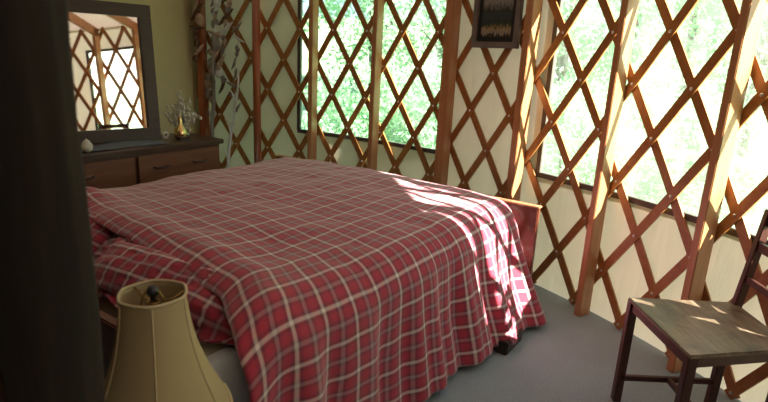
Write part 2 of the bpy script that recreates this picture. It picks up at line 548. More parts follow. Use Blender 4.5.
# head wall with log post
hd = Vector((-math.cos(TH), math.sin(TH), 0)); hn = Vector((math.sin(TH), math.cos(TH), 0))
PC = Vector((-.520, .775, 0))
tag(slab('wall_near', PC + hd * .04 - hn * .02, hd, hn, 2.35, 0, 2.36, .08, M['plank']), kind='structure')
tag(slab('wall_right_light_block', PC - hd * 1.26 - hn * .02 - hd * 2.6, hd, hn, 2.6, 0, 2.36, .08, M['plank']), kind='structure')  # unseen wall beyond the doorway, added to block light from the rear canvas
tag(slab('wall_back_light_block', PC - hn * 1.45 - hd * 3.0, hd, hn, 7.2, 0, 2.36, .08, M['plank']), kind='structure')  # unseen partition behind the camera, added to darken the foreground
bm = bmesh.new()
prof = [(0, 0)] + [(.066, z * .05) for z in range(0, 49)] + [(0, 2.4)]
def logr(r, z, a):
    q = Vector((math.cos(a) * 1.2, math.sin(a) * 1.2, z * 1.1))
    rr = r * (1 + .09 * noise.noise(q * 2.0) + .05 * noise.noise(q * 7.0))
    for (ka, kz, s) in ((-1.0, 1.62, .05), (-1.5, .9, .06)):
        da = math.atan2(math.sin(a - ka), math.cos(a - ka)); d2 = (da * .066) ** 2 + (z - kz) ** 2
        rr += .010 * math.exp(-d2 / (s * s * .3)) - .008 * math.exp(-d2 / (s * s * .04))
    return rr
lathe(bm, prof, 40, PC, logr)
tag(obj('log_post', bm, M['log']), 'dark rough log post standing in the left foreground', 'log post')

# ------------------------------------------------------------------ bed
bed = empty('bed', bt(0, 0), PI / 2 - TH)   # local x = s, local y = -t
tag(bed, 'low wooden bed with reddish footboard under the plaid comforter', 'bed')
def L3(s, t, z): return (s, -t, z)
def bbox(name, s0, s1, t0, t1, z0, z1, mat, bevel=.006, parent=bed, smooth=False):
    bm = bmesh.new(); box(bm, (s0, -t1, z0), (s1, -t0, z1), bevel)
    return obj(name, bm, mat, parent, smooth)
bbox('footboard', 3.125, 3.16, -3.2, -.985, .2, .662, M['bed_wood'])
o = bed.children[0] if bed.children else None
bbox('footboard_cap', 3.115, 3.170, -3.205, -.978, .657, .668, M['bed_cap_sunlit'], .003)  # top edge of the footboard, paler colour stands in for sun
bbox('rail', .9, 3.12, -1.24, -1.21, .2, .36, M['bed_wood'])
bbox('rail', .9, 3.12, -3.0, -2.97, .2, .36, M['bed_wood'])
bbox('headboard', .86, .90, -3.02, -1.19, .1, .58, M['bed_wood'])
bbox('slat_base', .91, 3.11, -2.965, -1.245, .25, .30, M['bed_wood'])
bbox('leg', 2.50, 2.72, -.93, -.86, 0, .075, M['handle'])
bbox('leg', 2.36, 2.58, -3.0, -2.94, 0, .2, M['handle'])
bbox('leg', 1.05, 1.15, -1.26, -1.2, 0, .2, M['handle'])
bbox('leg', 1.05, 1.15, -3.0, -2.94, 0, .2, M['handle'])
bbox('cross_beam', 2.54, 2.68, -3.0, -.90, .06, .12, M['handle'])

# mattress with sheet
bm = bmesh.new(); box(bm, L3(.93, -1.22, .305)[0:1] + (1.22, .305), (3.08, 2.96, .53), .05)
o = obj('mattress', bm, M['sheet'], bpy.data.objects.get('bed'))

# white bottom sheet hanging at the near head side
bm = bmesh.new(); rows = []
for i in range(25):
    s = .925 + .34 * i / 24; row = []
    for k in range(12):
        q = k / 11
        t = -1.21 + .06 * q + .012 * math.sin(s * 55 + q) * q
        z = .52 - .41 * q
        if k == 0: t = -1.30; z = .545
        if k == 1: t = -1.235; z = .54
        row.append(bm.verts.new(bt(s, t, z)))
    rows.append(row)
for i in range(24):
    for k in range(11):
        bm.faces.new((rows[i][k], rows[i + 1][k], rows[i + 1][k + 1], rows[i][k + 1]))
o = obj('bed_sheet', bm, M['skirt'])
md = o.modifiers.new('s', 'SOLIDIFY'); md.thickness = .004; md.offset = 1
tag(o, 'white bed sheet hanging down at the head corner behind the lamp shade', 'sheet')

# comforter
def comforter():
    bm = bmesh.new()
    # inner rectangle (before rounding)
    s0, s1 = 1.22, 2.955
    t0, t1 = -2.90, -1.24
    rad = .15
    drop = .66
    NS, NT, ND = 70, 64, 26
    ztop = .692
    def topz(s, t):
        a = (s - s0) / (s1 - s0); b_ = (t - t0) / (t1 - t0)
        cr = .034 * (1 - (2 * b_ - 1) ** 2) * (1 - .25 * max(0, 2 * a - 1) ** 3)
        z = ztop + cr - .0
        z += .010 * fbm((s * 2.2, t * 2.2, 3.1)) + .006 * fbm((s * 6, t * 6, 7.7))
        # pillows hidden below raise the head end
        z += .035 * math.exp(-((s - 1.16) / .16) ** 2)
        z += .05 * math.exp(-((s - 1.36) / .10) ** 2 - ((t + 2.78) / .16) ** 2)
        return z
    def pos(a, b_):
        """a: fabric along s, b_: fabric along t (metres)"""
        hdrop = .055 * max(0.0, 1 - (a - 1.12) / .16) ** 2
        wgt = max(0.0, min(1.0, 1 - (a - 1.12) / .9)); tt = min(max(b_, t0), t1)
        a = a + (-.05 + .16 * (t1 - tt) / 1.4 - .13 * max(0.0, min(1.0, (b_ - t1 + .12) / .25))) * wgt * wgt * (3 - 2 * wgt)
        cs = min(max(a, s0 - .30), s1); ct = min(max(b_, t0), t1)
        es, et = a - cs, b_ - ct
        d = max(abs(es), abs(et))
        z = topz(max(cs, s0 - .06), ct) - hdrop
        if d < 1e-6: return Vector((cs, ct, z)), 0, (0, 0)
        l = math.hypot(es, et); nx, ny = es / l, et / l
        q = rad * PI / 2
        if d < q:
            an = d / rad; h = rad * math.sin(an); v_ = rad * (1 - math.cos(an))
            if es > 0: kk = abs(nx); v_ *= 1 - .45 * kk * math.cos(an)
        else:
            h = rad; v_ = rad + (d - q)
        dd = max(0, d - q * .6)
        flare = 0
        # perimeter coordinate for folds
        if abs(es) < 1e-6: per = a
        elif abs(et) < 1e-6: per = 10 + b_
        else: per = s1 + math.atan2(abs(es), abs(et)) * .45 if et > 0 else 20 + math.atan2(abs(es), abs(et)) * .45
        amp = min(dd / .35, 1.0)
        f = .026 * math.sin(per * 17 + 1.2 * math.sin(per * 5.1) + .6) + .014 * math.sin(per * 39 + 2 * math.sin(per * 3)) + .02 * noise.noise(Vector((per * 2.3, d * 2, 5)))
        grow = .05 + (.17 if et > 0 else .06) * max(0, min(1, (cs - 1.7) / 1.15)) ** 1.3 * (1 if et > 0 else .3)
        if abs(et) < 1e-6: grow = .0 ; f *= .35      # foot side trapped by footboard
        if es > 0 and et > 0:
            k = math.atan2(es, et) / (PI / 2); grow = .20 * (1 - k) ; f *= (1 - .6 * k)
        h += f * amp + grow * (dd / .55) ** 1.3
        z2 = z - v_
        return Vector((cs + nx * h * 1.0, ct + ny * h, max(z2, .012 + .01 * math.sin(per * 9) ** 2))), 0, (nx, ny)
    q = rad * PI / 2
    L = q + (drop - rad)
    aa = [s0 - .10 + (s1 - s0 + .10) * i / NS for i in range(NS + 1)] + [s1 + L * i / ND for i in range(1, ND + 1)]
    bb = [t0 - L * i / ND for i in range(ND, 0, -1)] + [t0 + (t1 - t0) * i / NT for i in range(NT + 1)] + [t1 + L * i / ND for i in range(1, ND + 1)]
    uvl = bm.loops.layers.uv.new('UVMap')
    V2 = []
    for a in aa:
        row = []
        for b_ in bb:
            p, _, _ = pos(a, b_)
            # footboard keeps foot drape inside s < 3.115 for t < -.93
            if p.y < -.90: p.x = min(p.x, 3.095 - .012 * math.sin(p.y * 9) ** 2)
            row.append((bm.verts.new(bt(p.x, p.y, p.z)), (a, b_)))
        V2.append(row)
    for i in range(len(aa) - 1):
        for k in range(len(bb) - 1):
            q4 = (V2[i][k], V2[i + 1][k], V2[i + 1][k + 1], V2[i][k + 1])
            f = bm.faces.new([x[0] for x in q4])
            for lp, x in zip(f.loops, q4):
                a, b_ = x[1]
                lp[uvl].uv = (b_ - .16 * (a - 2) * .0 + .02, a + .03 * (b_ + 2))
    bmesh.ops.recalc_face_normals(bm, faces=bm.faces)
    return bm
o = obj('comforter', comforter(), M['plaid'])
md = o.modifiers.new('s', 'SOLIDIFY'); md.thickness = .018; md.offset = -1
md = o.modifiers.new('sub', 'SUBSURF'); md.levels = 1; md.render_levels = 1
tag(o, 'big red, grey and cream plaid comforter covering the bed and draping to the floor', 'comforter')

# pillow shams
def pillow(name, c, L, W, T, yaw, tiltx, lab, seed, rollz=0):
    bm = bmesh.new(); uvl = bm.loops.layers.uv.new('UVMap')
    N1, N2 = 44, 30
    def P(p, q, sgn):
        fl = .86; ax, ay = abs(p), abs(q)
        u_ = min(1, ax / fl); v_ = min(1, ay / fl)
        h = T / 2 * ((1 - u_ ** 3.2) ** .55) * ((1 - v_ ** 2.6) ** .6)
        wr = .012 * fbm((p * 3 + seed, q * 3, seed), 1.0)
        edge = max(ax, ay)
        z = sgn * (h + .004) + wr * (1 if edge < .9 else 1)
        if edge > fl: z += .016 * math.sin(p * 16 + seed) * (edge - fl) / .14 + .013 * math.sin(q * 19) * (edge - fl) / .14
        # pinch corners
        x = p * L / 2 * (1 - .05 * (ay ** 4)); y = q * W / 2 * (1 - .07 * (ax ** 4))
        x += .01 * math.sin(q * 9 + seed) * (edge > fl); y += .014 * math.sin(p * 13 + seed) * (edge > fl)
        return Vector((x, y, z))
    for sgn in (1, -1):
        g = [[bm.verts.new(P(-1 + 2 * i / N1, -1 + 2 * k / N2, sgn)) for k in range(N2 + 1)] for i in range(N1 + 1)]
        for i in range(N1):
            for k in range(N2):
                vs = (g[i][k], g[i + 1][k], g[i + 1][k + 1], g[i][k + 1])
                idx = ((i, k), (i + 1, k), (i + 1, k + 1), (i, k + 1))
                if sgn < 0: vs = vs[::-1]; idx = idx[::-1]
                f = bm.faces.new(vs)
                for lp, (a, b_) in zip(f.loops, idx):
                    lp[uvl].uv = (a / N1 * L + .03 * seed, b_ / N2 * W * 1.05)
        if sgn == 1: gt = g
        else: gb = g
    rim_t = [gt[i][0] for i in range(N1)] + [gt[N1][k] for k in range(N2)] + [gt[i][N2] for i in range(N1, 0, -1)] + [gt[0][k] for k in range(N2, 0, -1)]
    rim_b = [gb[i][0] for i in range(N1)] + [gb[N1][k] for k in range(N2)] + [gb[i][N2] for i in range(N1, 0, -1)] + [gb[0][k] for k in range(N2, 0, -1)]
    n_ = len(rim_t)
    for k in range(n_):
        bm.faces.new((rim_t[k], rim_b[k], rim_b[(k + 1) % n_], rim_t[(k + 1) % n_]))
    o = obj(name, bm, M['plaid'])
    # local x along -w.. (t), local y along s
    X = bt(0, 1, 0); Y = bt(1, 0, 0)
    Rm = Matrix((X, Y, Vector((0, 0, 1)))).transposed().to_4x4()
    o.matrix_world = Matrix.Translation(bt(*c)) @ Rm @ Matrix.Rotation(yaw, 4, 'Z') @ Matrix.Rotation(tiltx, 4, 'X') @ Matrix.Rotation(rollz, 4, 'Y')
    tag(o, lab, 'pillow'); return o
pillow('pillow_sham', (1.095, -1.69, .640), .92, .28, .13, R_(6), R_(32), 'plaid pillow sham at the bed corner nearest the lamp shade', 1.3)
pillow('pillow_sham', (1.165, -2.60, .638), .86, .30, .13, R_(6), R_(32), 'plaid pillow sham farther from the lamp, partly behind the log post', 4.1)

# ------------------------------------------------------------------ lamp + bedside table
LX, LY = -.547, 1.20
tb = empty('bedside_table', (LX - .02, LY - .0, 0), PI / 2 - TH)
tag(tb, 'small dark wooden bedside table under the bell-shaded lamp', 'table')
bm = bmesh.new(); box(bm, (-.15, -.17, .43), (.15, .17, .46), .005); obj('table_top', bm, M['dresser_top'], tb, False)
bm = bmesh.new(); box(bm, (-.13, -.15, .33), (.13, .15, .43), .003); obj('apron', bm, M['dresser'], tb, False)
for sx in (-1, 1):
    for sy in (-1, 1):
        bm = bmesh.new(); box(bm, (sx * .115 - .015, sy * .135 - .015, 0), (sx * .115 + .015, sy * .135 + .015, .33), .002)
        obj('leg', bm, M['dresser'], tb, False)
lamp = empty('table_lamp', (LX, LY, .462))
tag(lamp, 'table lamp with a beige bell-shaped panelled shade seen from above', 'lamp')
bm = bmesh.new(); lathe(bm, [(0, 0), (.07, 0), (.072, .012), (.05, .025), (.025, .04), (.03, .07), (.045, .11), (.035, .16), (.016, .19), (.014, .22), (0, .22)], 28)
obj('lamp_base', bm, M['lampwood'], lamp)
zt = .456   # shade top relative
def shade_r(h):  # h = distance below the top
    x = min(1, h / .34)
    return .080 + .022 * x + .085 * x ** 2.1
def scal(r, z, a):
    k = 6; ph = (a * k / (2 * PI) + .15) % 1.0
    return r * (1 - .055 * math.sin(PI * ph) )
bm = bmesh.new()
hs = [i / 24 * .34 for i in range(25)]
lathe(bm, [(shade_r(h), zt - h) for h in hs], 72, (0, 0, 0), scal)
o = obj('lamp_shade', bm, M['shade'], lamp)
md = o.modifiers.new('s', 'SOLIDIFY'); md.thickness = .003; md.offset = -1
for zz, hh in ((zt, 0), (zt - .34, .34)):
    bm = bmesh.new(); n_ = 72
    pts = []
    for k in range(n_ + 1):
        a = 2 * PI * k / n_; r = scal(shade_r(hh), 0, a)
        pts.append((r * math.cos(a), r * math.sin(a), zz))
    tube(bm, pts, .0042, 8, False); obj('shade_trim', bm, M['shade_trim'], lamp)
for k in range(6):
    a = 2 * PI * (k - .15) / 6
    bm = bmesh.new(); tube(bm, [(scal(shade_r(h), 0, a) * math.cos(a) * 1.004, scal(shade_r(h), 0, a) * math.sin(a) * 1.004, zt - h) for h in hs], .0022, 6)
    obj('shade_seam', bm, M['shade_trim'], lamp)
bm = bmesh.new()
for k in range(3):
    a = 2 * PI * k / 3 + .5; r = .074
    tube(bm, [(0, 0, zt - .022), (r * .6 * math.cos(a), r * .6 * math.sin(a), zt - .022), (r * .98 * math.cos(a), r * .98 * math.sin(a), zt - .004)], .0022, 8)
tube(bm, [(0.014 * math.cos(t * PI / 8), .014 * math.sin(t * PI / 8), zt - .022) for t in range(17)], .0022, 6, False)
obj('shade_fitter', bm, M['brass'], lamp)
bm = bmesh.new()
pts = [(.06 * math.cos(t) , 0, .27 + .1 + .1 * math.sin(t)) for t in [-.5 * PI + PI * i / 16 for i in range(17)]]
tube(bm, [(x * .62, 0, z + .0) for x, _, z in pts], .002, 6); tube(bm, [(-x * .62, 0, z) for x, _, z in pts], .002, 6)
obj('harp', bm, M['brass'], lamp)
bm = bmesh.new(); lathe(bm, [(0, .22), (.018, .22), (.018, .27), (0, .27)], 16); obj('socket', bm, M['brass'], lamp)
bm = bmesh.new(); lathe(bm, [(0, .27), (.012, .275), (.022, .30), (.030, .34), (.022, .375), (0, .385)], 20); obj('light_bulb', bm, M['egg'], lamp)
bm = bmesh.new(); lathe(bm, [(0, zt - .020), (.007, zt - .018), (.006, zt - .008), (.0135, zt), (.0145, zt + .008), (.010, zt + .017), (0, zt + .02)], 18); obj('finial', bm, M['finial'], lamp)

# ------------------------------------------------------------------ dresser
TD = R_(34)
dr = empty('dresser', bt(2.80, -3.93), PI / 2 - TD)     # local x: +s ; local y: -t ; origin = back right corner
tag(dr, 'low dark brown dresser with two wide drawers below the mirror', 'dresser')
DL, DD, DH = 1.46, .47, .80
def dbox(name, x0, x1, y0, y1, z0, z1, mat, bev=.004, parent=dr):
    bm = bmesh.new(); box(bm, (x0, y0, z0), (x1, y1, z1), bev); return obj(name, bm, mat, parent, False)
# y runs from 0 (back) to -DD (front)
dbox('body', -DL + .012, -.012, -DD + .025, 0, .06, DH - .036, M['dresser'], .004)
dbox('top', -DL - .008, .008, -DD - .012, .006, DH - .036, DH, M['dresser_top'], .006)
dbox('plinth', -DL + .03, -.03, -DD + .05, -.02, 0, .06, M['dresser'], .003)
for r_ in range(3):
    z1 = DH - .055 - r_ * .225; z0 = z1 - .205
    for (x0, x1) in ((-DL + .03, -DL / 2 - .013), (-DL / 2 + .013, -.03)):
        d = dbox('drawer', x0, x1, -DD + .004, -DD + .024, z0, z1, M['drawer'], .004)
        for hx in ((x0 + .25 * (x1 - x0)), (x0 + .72 * (x1 - x0))) if x0 > -DL / 2 else ((x0 + .5 * (x1 - x0)),):
            bm = bmesh.new(); tube(bm, [(hx - .055, -DD + .006, z0 + .115), (hx - .05, -DD - .012, z0 + .11), (hx, -DD - .016, z0 + .105), (hx + .05, -DD - .012, z0 + .11), (hx + .055, -DD + .006, z0 + .115)], .006, 8)
            obj('handle', bm, M['handle'], d)

# mirror
TM = R_(45.2); TILT = R_(4)
mo = Vector((-1.742, 4.118, .803))
mr = empty('mirror', mo, 0)
Xm = Vector((math.sin(TM), math.cos(TM), 0)); Nm = Vector((math.cos(TM), -math.sin(TM), 0))
Nm = (Nm * math.cos(TILT) + Vector((0, 0, 1)) * math.sin(TILT)).normalized()
Zm = Xm.cross(-Nm); Zm = Zm if Zm.z > 0 else -Zm
Mm = Matrix((Xm, Zm.cross(Xm), Zm)).transposed().to_4x4(); Mm.translation = mo
mr.matrix_world = Mm   # local x along mirror (+ = right end), y = Zm x Xm
yn = 1 if (Zm.cross(Xm)).dot(Nm) > 0 else -1
tag(mr, 'large dark-framed mirror leaning back on the dresser', 'mirror')
MW, MH, FW = .95, .965, .088
bm = bmesh.new()
def ringframe(bm, x0, x1, z0, z1, fw, y0, y1, bev=.004):
    box(bm, (x0, min(y0, y1), z0), (x1, max(y0, y1), z0 + fw), bev)
    box(bm, (x0, min(y0, y1), z1 - fw), (x1, max(y0, y1), z1), bev)
    box(bm, (x0, min(y0, y1), z0 + fw), (x0 + fw, max(y0, y1), z1 - fw), bev)
    box(bm, (x1 - fw, min(y0, y1), z0 + fw), (x1, max(y0, y1), z1 - fw), bev)
ringframe(bm, -MW, 0, 0, MH, FW, 0, yn * .032)
obj('frame', bm, M['mirror_frame'], mr, False)
bm = bmesh.new(); box(bm, (-MW + FW - .005, min(yn * .004, yn * .012), FW - .005), (-FW + .005, max(yn * .004, yn * .012), MH - FW + .005)); obj('glass', bm, M['mirror'], mr, False)
bm = bmesh.new(); box(bm, (-MW + .01, min(-yn * .002, -yn * .01), .01), (-.01, max(-yn * .002, -yn * .01), MH - .01)); obj('backing', bm, M['dresser'], mr, False)

# things on the dresser
ZD = DH + .001
# runner
bm = bmesh.new(); rows = []
A0 = bt(1.62, -3.50); A1 = bt(2.36, -3.50); 
for i in range(31):
    row = []
    for k in range(11):
        s = 1.60 + .74 * i / 30; t = -3.52 - .22 * k / 10 + .01 * math.sin(s * 14)
        z = ZD + .003 + .004 * max(0, math.sin(s * 11 + k * .4)) ** 2
        row.append(bm.verts.new(bt(s, t, z)))
    rows.append(row)
for i in range(30):
    for k in range(10):
        bm.faces.new((rows[i][k], rows[i + 1][k], rows[i + 1][k + 1], rows[i][k + 1]))
o = obj('table_runner', bm, M['mat_cloth']); md = o.modifiers.new('s', 'SOLIDIFY'); md.thickness = .003; md.offset = 1
tag(o, 'blue-grey woven runner lying on the dresser in front of the mirror', 'runner')
# white round pot
eg = empty('ceramic_pot', bt(1.80, -3.60, ZD + .009))
eg.location = bt(1.76, -3.50, ZD + .009)
bm = bmesh.new(); lathe(bm, [(0, 0), (.018, 0), (.032, .015), (.037, .035), (.030, .055), (.020, .062), (.020, .066)], 24); obj('bowl', bm, M['egg'], eg)
bm = bmesh.new(); lathe(bm, [(.022, .066), (.018, .072), (.006, .077), (.007, .083), (0, .086), ], 20); obj('lid', bm, M['egg'], eg)
tag(eg, 'small white lidded ceramic pot at the left end of the runner', 'pot')
# bead tree
tp = bt(2.70, -3.82, ZD)
tr_ = empty('bead_tree', tp)
tag(tr_, 'wire ornament tree hung with clear glass beads at the right end of the dresser', 'ornament tree')
bm = bmesh.new(); lathe(bm, [(0, 0), (.05, 0), (.05, .008), (.02, .014), (.006, .02), (.005, .12), (0, .12)], 20); obj('stand', bm, M['wire'], tr_)
random.seed(11)
bmw = bmesh.new(); beads = []
for k in range(58):
    a = random.uniform(0, 2 * PI); el = random.uniform(-.35, 1.55); L = .10 + .09 * random.random()
    tip = Vector((math.cos(a) * math.cos(el) * L * .72, math.sin(a) * math.cos(el) * L * .72, .16 + math.sin(el) * L * .98))
    if k % 4 == 0: tip.z = .05 + .1 * random.random()
    midp = Vector((tip.x * .45, tip.y * .45, .10 + (tip.z - .1) * .7))
    tube(bmw, [(0, 0, .09), midp, tip], .002, 5)
    for f in (.5, .7, .9):
        q = midp.lerp(tip, f); tube(bmw, [q, q + Vector((random.uniform(-.02, .02), random.uniform(-.02, .02), random.uniform(-.02, .02)))], .003, 5)
    for f in (.45, .62, .8, 1.0):
        q = Vector((0, 0, .1)).lerp(midp, min(1, f * 2)) if f < .5 else midp.lerp(tip, (f - .5) * 2)
        beads.append(q + Vector((random.uniform(-.01, .01), random.uniform(-.01, .01), random.uniform(-.012, .008))))
        beads.append(q + Vector((random.uniform(-.015, .015), random.uniform(-.015, .015), -.022)))
obj('branches', bmw, M['wire'], tr_)
bm = bmesh.new(); ball(bm, (0, 0, 0), .011, 8, (1, 1, 1.25))
bead_me = bpy.data.meshes.new('bead'); bm.to_mesh(bead_me); bm.free(); bead_me.materials.append(M['bead'])
for p in bead_me.polygons: p.use_smooth = True
for q in random.sample(beads, 98):
    o = bpy.data.objects.new('bead', bead_me); link(o, tr_); o.location = q
# carafe with candle
cp = bt(2.585, -3.69, ZD)
cf = empty('carafe', cp)
bm = bmesh.new(); lathe(bm, [(0, 0), (.032, 0), (.036, .006), (.04, .03), (.034, .06), (.016, .085), (.011, .11), (.013, .135), (.011, .137), (.009, .11), (.013, .084), (.03, .058), (.036, .03), (.031, .008), (0, .006)], 28)
cf.scale = (1.25, 1.25, 1.15); obj('body', bm, M['gold'], cf)
bm = bmesh.new(); lathe(bm, [(0, .11), (.008, .11), (.008, .165), (.006, .168), (0, .168)], 14); obj('candle', bm, M['candle'], cf)
tag(cf, 'gleaming brass candle bottle with a cream candle in front of the bead tree', 'candle holder')
bx_ = empty('trinket_box', bt(2.545, -3.60, ZD), PI / 2 - TH)
bm = bmesh.new(); box(bm, (-.045, -.022, 0), (.045, .022, .018), .003); obj('base', bm, M['handle'], bx_, False)
bm = bmesh.new(); box(bm, (-.047, -.024, .018), (.047, .024, .025), .003); obj('lid', bm, M['dresser'], bx_, False)
tag(bx_, 'flat dark trinket box in front of the brass candle bottle', 'box')
# small round ring ornament
rg = empty('ring_ornament', bt(2.475, -3.72, ZD))
rg.rotation_euler = (0, 0, PI / 2 - TH)
bm = bmesh.new(); tube(bm, [(.02 * math.cos(2 * PI * k / 20), 0, .03 + .02 * math.sin(2 * PI * k / 20)) for k in range(21)], .006, 8, False); obj('ring', bm, M['bead'], rg)
bm = bmesh.new(); box(bm, (-.018, -.012, 0), (.018, .012, .008), .002); obj('foot', bm, M['wire'], rg, False)
tag(rg, 'small round glass ring ornament beside the right edge of the mirror frame', 'ornament')

# ------------------------------------------------------------------ picture
pj = -2.95; pph = J(pj)
pc_ = empty('framed_picture', cyl(pph, 1.585, RW - .03), -pph)
tag(pc_, 'grey-framed dark landscape picture hanging on the lattice between the windows', 'picture')
# local x = tangent (increasing j), local y = radial outward
PW, PHH = .40, .52
bm = bmesh.new(); ringframe(bm, -PW / 2, PW / 2, 0, PHH, .042, -.03, .0, .003); obj('frame', bm, M['pic_frame'], pc_, False)
bm = bmesh.new(); box(bm, (-PW / 2 + .03, -.012, .03), (PW / 2 - .03, -.004, PHH - .03)); obj('mat_board', bm, M['pic_mat'], pc_, False)
m, nt, out = newmat('landscape_print'); b = pbsdf(nt, out, (.1, .1, .1), .35)
v = texco(nt, 'Generated'); sp = nt.nodes.new('ShaderNodeSeparateXYZ'); nt.links.new(v, sp.inputs[0])
nz = nt.nodes.new('ShaderNodeTexNoise'); nz.inputs['Scale'].default_value = 7; nz.inputs['Detail'].default_value = 5
mpz = nt.nodes.new('ShaderNodeMapping'); mpz.inputs['Scale'].default_value = (2.5, 1, 1.6); nt.links.new(v, mpz.inputs[0]); nt.links.new(mpz.outputs[0], nz.inputs['Vector'])
ad = nt.nodes.new('ShaderNodeMath'); ad.operation = 'MULTIPLY_ADD'; ad.inputs[1].default_value = .40
nt.links.new(nz.outputs['Fac'], ad.inputs[0]); nt.links.new(sp.outputs[2], ad.inputs[2])
c = ramp(nt, ad.outputs[0], [(.22, (.03, .03, .02)), (.28, (.32, .30, .24)), (.34, (.34, .26, .12)), (.40, (.06, .07, .03)), (.45, (.02, .035, .04)), (.60, (.035, .055, .06)), (.68, (.012, .016, .018)), (.78, (.20, .20, .18)), (.95, (.30, .29, .26)), (1.0, (.10, .10, .09))])
nt.links.new(c, b.inputs['Base Color'])
bm = bmesh.new(); box(bm, (-PW / 2 + .075, -.014, .075), (PW / 2 - .075, -.012, PHH - .075)); obj('print', bm, m, pc_, False)

# ------------------------------------------------------------------ hanging driftwood mobiles
random.seed(5)
def garland(name, j, r_, ztop, zbot, n, lab, mats, parts='charm', swing=.05, big=1.0):
    g = empty(name, cyl(J(j), ztop, r_))
    ph = J(j); tan = Vector((math.cos(ph), -math.sin(ph), 0))
    pts = []
    H_ = ztop - zbot
    for i in range(20):
        f = i / 19
        pts.append(tan * swing * math.sin(f * 5 + j) + Vector((0, 0, -H_ * f)))
    bm = bmesh.new(); tube(bm, pts, .0028, 6); obj('cord', bm, M['rope'], g)
    for i in range(n):
        f = (i + .6) / n
        p = tan * swing * math.sin(f * 5 + j) + Vector((0, 0, -H_ * f)) + tan * random.uniform(-.02, .02)
        bm = bmesh.new(); k = random.random()
        s = big * random.uniform(.8, 1.25)
        if k < .5:
            a = random.uniform(-1, 1); d = (tan * math.cos(a) * .7 + Vector((0, 0, 1)) * (math.sin(a) + .6)).normalized() * .055 * s
            tube(bm, [p - d, p - d * .3 + tan * .006, p + d * .4, p + d], [.004 * s, .011 * s, .009 * s, .003 * s], 8)
        elif k < .8:
            ball(bm, p, .022 * s, 12, (1, .6, 1.3))
        else:
            for q in range(3): ball(bm, p + tan * random.uniform(-.02, .02) + Vector((0, 0, random.uniform(-.03, .03))), .013 * s, 8, (1, .8, 1.4))
        for v_ in bm.verts:
            v_.co += Vector((noise.noise(v_.co * 60), noise.noise(v_.co * 60 + Vector((5, 5, 5))), noise.noise(v_.co * 60 + Vector((9, 0, 0))))) * .004
        obj(parts, bm, M[random.choice(mats)], g)
    tag(g, lab, 'hanging mobile')
    return g
garland('shell_garland', -19.75, RW - .155, 2.2, 1.36, 12, 'string of reddish-brown pods hanging down the dark corner post', ['darkshell', 'shell', 'darkshell'], 'pod', .02, 1.6)
garland('driftwood_mobile', -19.0, RW - .10, 2.2, 1.0, 26, 'grey driftwood and shell string hanging nearest the corner post', ['drift', 'pale', 'shell', 'drift'], 'driftwood_piece', .045, 1.75)
garland('driftwood_mobile', -18.35, RW - .09, 2.15, 1.12, 18, 'string of weathered driftwood and shells right of the thickest mobile', ['drift', 'shell', 'darkshell', 'pale'], 'driftwood_piece', .045, 1.6)
garland('driftwood_mobile', -17.6, RW - .09, 1.75, .9, 8, 'thin sparse driftwood string hanging just left of the rounded copper stud', ['drift', 'drift', 'pale'], 'driftwood_piece', .03, 1.2)
# leaning bleached branches
def branch(name, pa, pb, r0, lab, mat, twigs=3, seed=1):
    random.seed(seed); pa = Vector(pa); pb = Vector(pb)
    bm = bmesh.new(); pts = []; rs = []
    for i in range(14):
        f = i / 13; p = pa.lerp(pb, f) + Vector((noise.noise(Vector((f * 3, seed, 0))), noise.noise(Vector((f * 3, 0, seed))), 0)) * .05
        pts.append(p); rs.append(r0 * (1 - .55 * f) * (1 + .15 * noise.noise(Vector((f * 9, seed, 3)))))
    base = pts[0].copy()
    tube(bm, [p - base for p in pts], rs, 10)
    root = empty(name, base); obj('stem', bm, M[mat], root)
    for k in range(twigs):
        i = 4 + k * 3; d = (pb - pa).normalized() * .12 + Vector((random.uniform(-.08, .08), random.uniform(-.08, -.02), .03))
        bm = bmesh.new(); a = pts[i] - base; tube(bm, [a, a + d * .5 + Vector((.01, 0, 0)), a + d], [r0 * .5, r0 * .35, r0 * .15], 8); obj('twig', bm, M[mat], root)
    tag(root, lab, 'branch'); return root
branch('driftwood_branch', cyl(J(-19.0), .0, RW - .16), cyl(J(-18.9), 1.45, RW - .12), .028, 'pale grey driftwood branch standing behind the right end of the dresser', 'drift', 3, 3)
branch('driftwood_branch', cyl(J(-18.35), .0, RW - .17), cyl(J(-17.5), 1.30, RW - .09), .020, 'slim bleached branch leaning toward the rounded copper stud', 'pale', 3, 8)

# ------------------------------------------------------------------ chair
ch = empty('wooden_chair', (1.30, 2.02, 0))
tag(ch, 'worn dark wooden chair with a flat weathered seat by the near window', 'chair')
CI = Vector((1.30, 2.02, 0))
ZS = .52
A = Vector((1.10, 2.221, ZS)); B = Vector((1.116, 1.734, ZS)); D = Vector((1.577, 2.225, ZS)); C = Vector((1.565, 1.825, ZS))
bm = bmesh.new()
cs = [A, B, C, D]
tv = [bm.verts.new(p - CI) for p in cs]; bv = [bm.verts.new(p - CI - Vector((0, 0, .016))) for p in cs]
bm.faces.new(tv); bm.faces.new(bv[::-1])
for k in range(4): bm.faces.new((tv[k], bv[k], bv[(k + 1) % 4], tv[(k + 1) % 4]))
bmesh.ops.bevel(bm, geom=list(bm.edges), offset=.004, segments=2, affect='EDGES')
obj('seat', bm, M['seat'], ch, False)
cen = (A + B + C + D) / 4
ins = [p + (cen - p).normalized() * .035 for p in cs]
def leg(p, z1, w=.036, out=0.0, top=None):
    bm = bmesh.new(); q = p - CI
    a = Vector((q.x, q.y, 0)); t = Vector((q.x, q.y, z1)) if top is None else top - CI
    bar(bm, a, t, w, w, (1, 0, 0), .003); return obj('leg', bm, M['chair'], ch, False)
leg(ins[0] + Vector((.0, .02, 0)), ZS - .017); leg(ins[1], ZS - .017); 
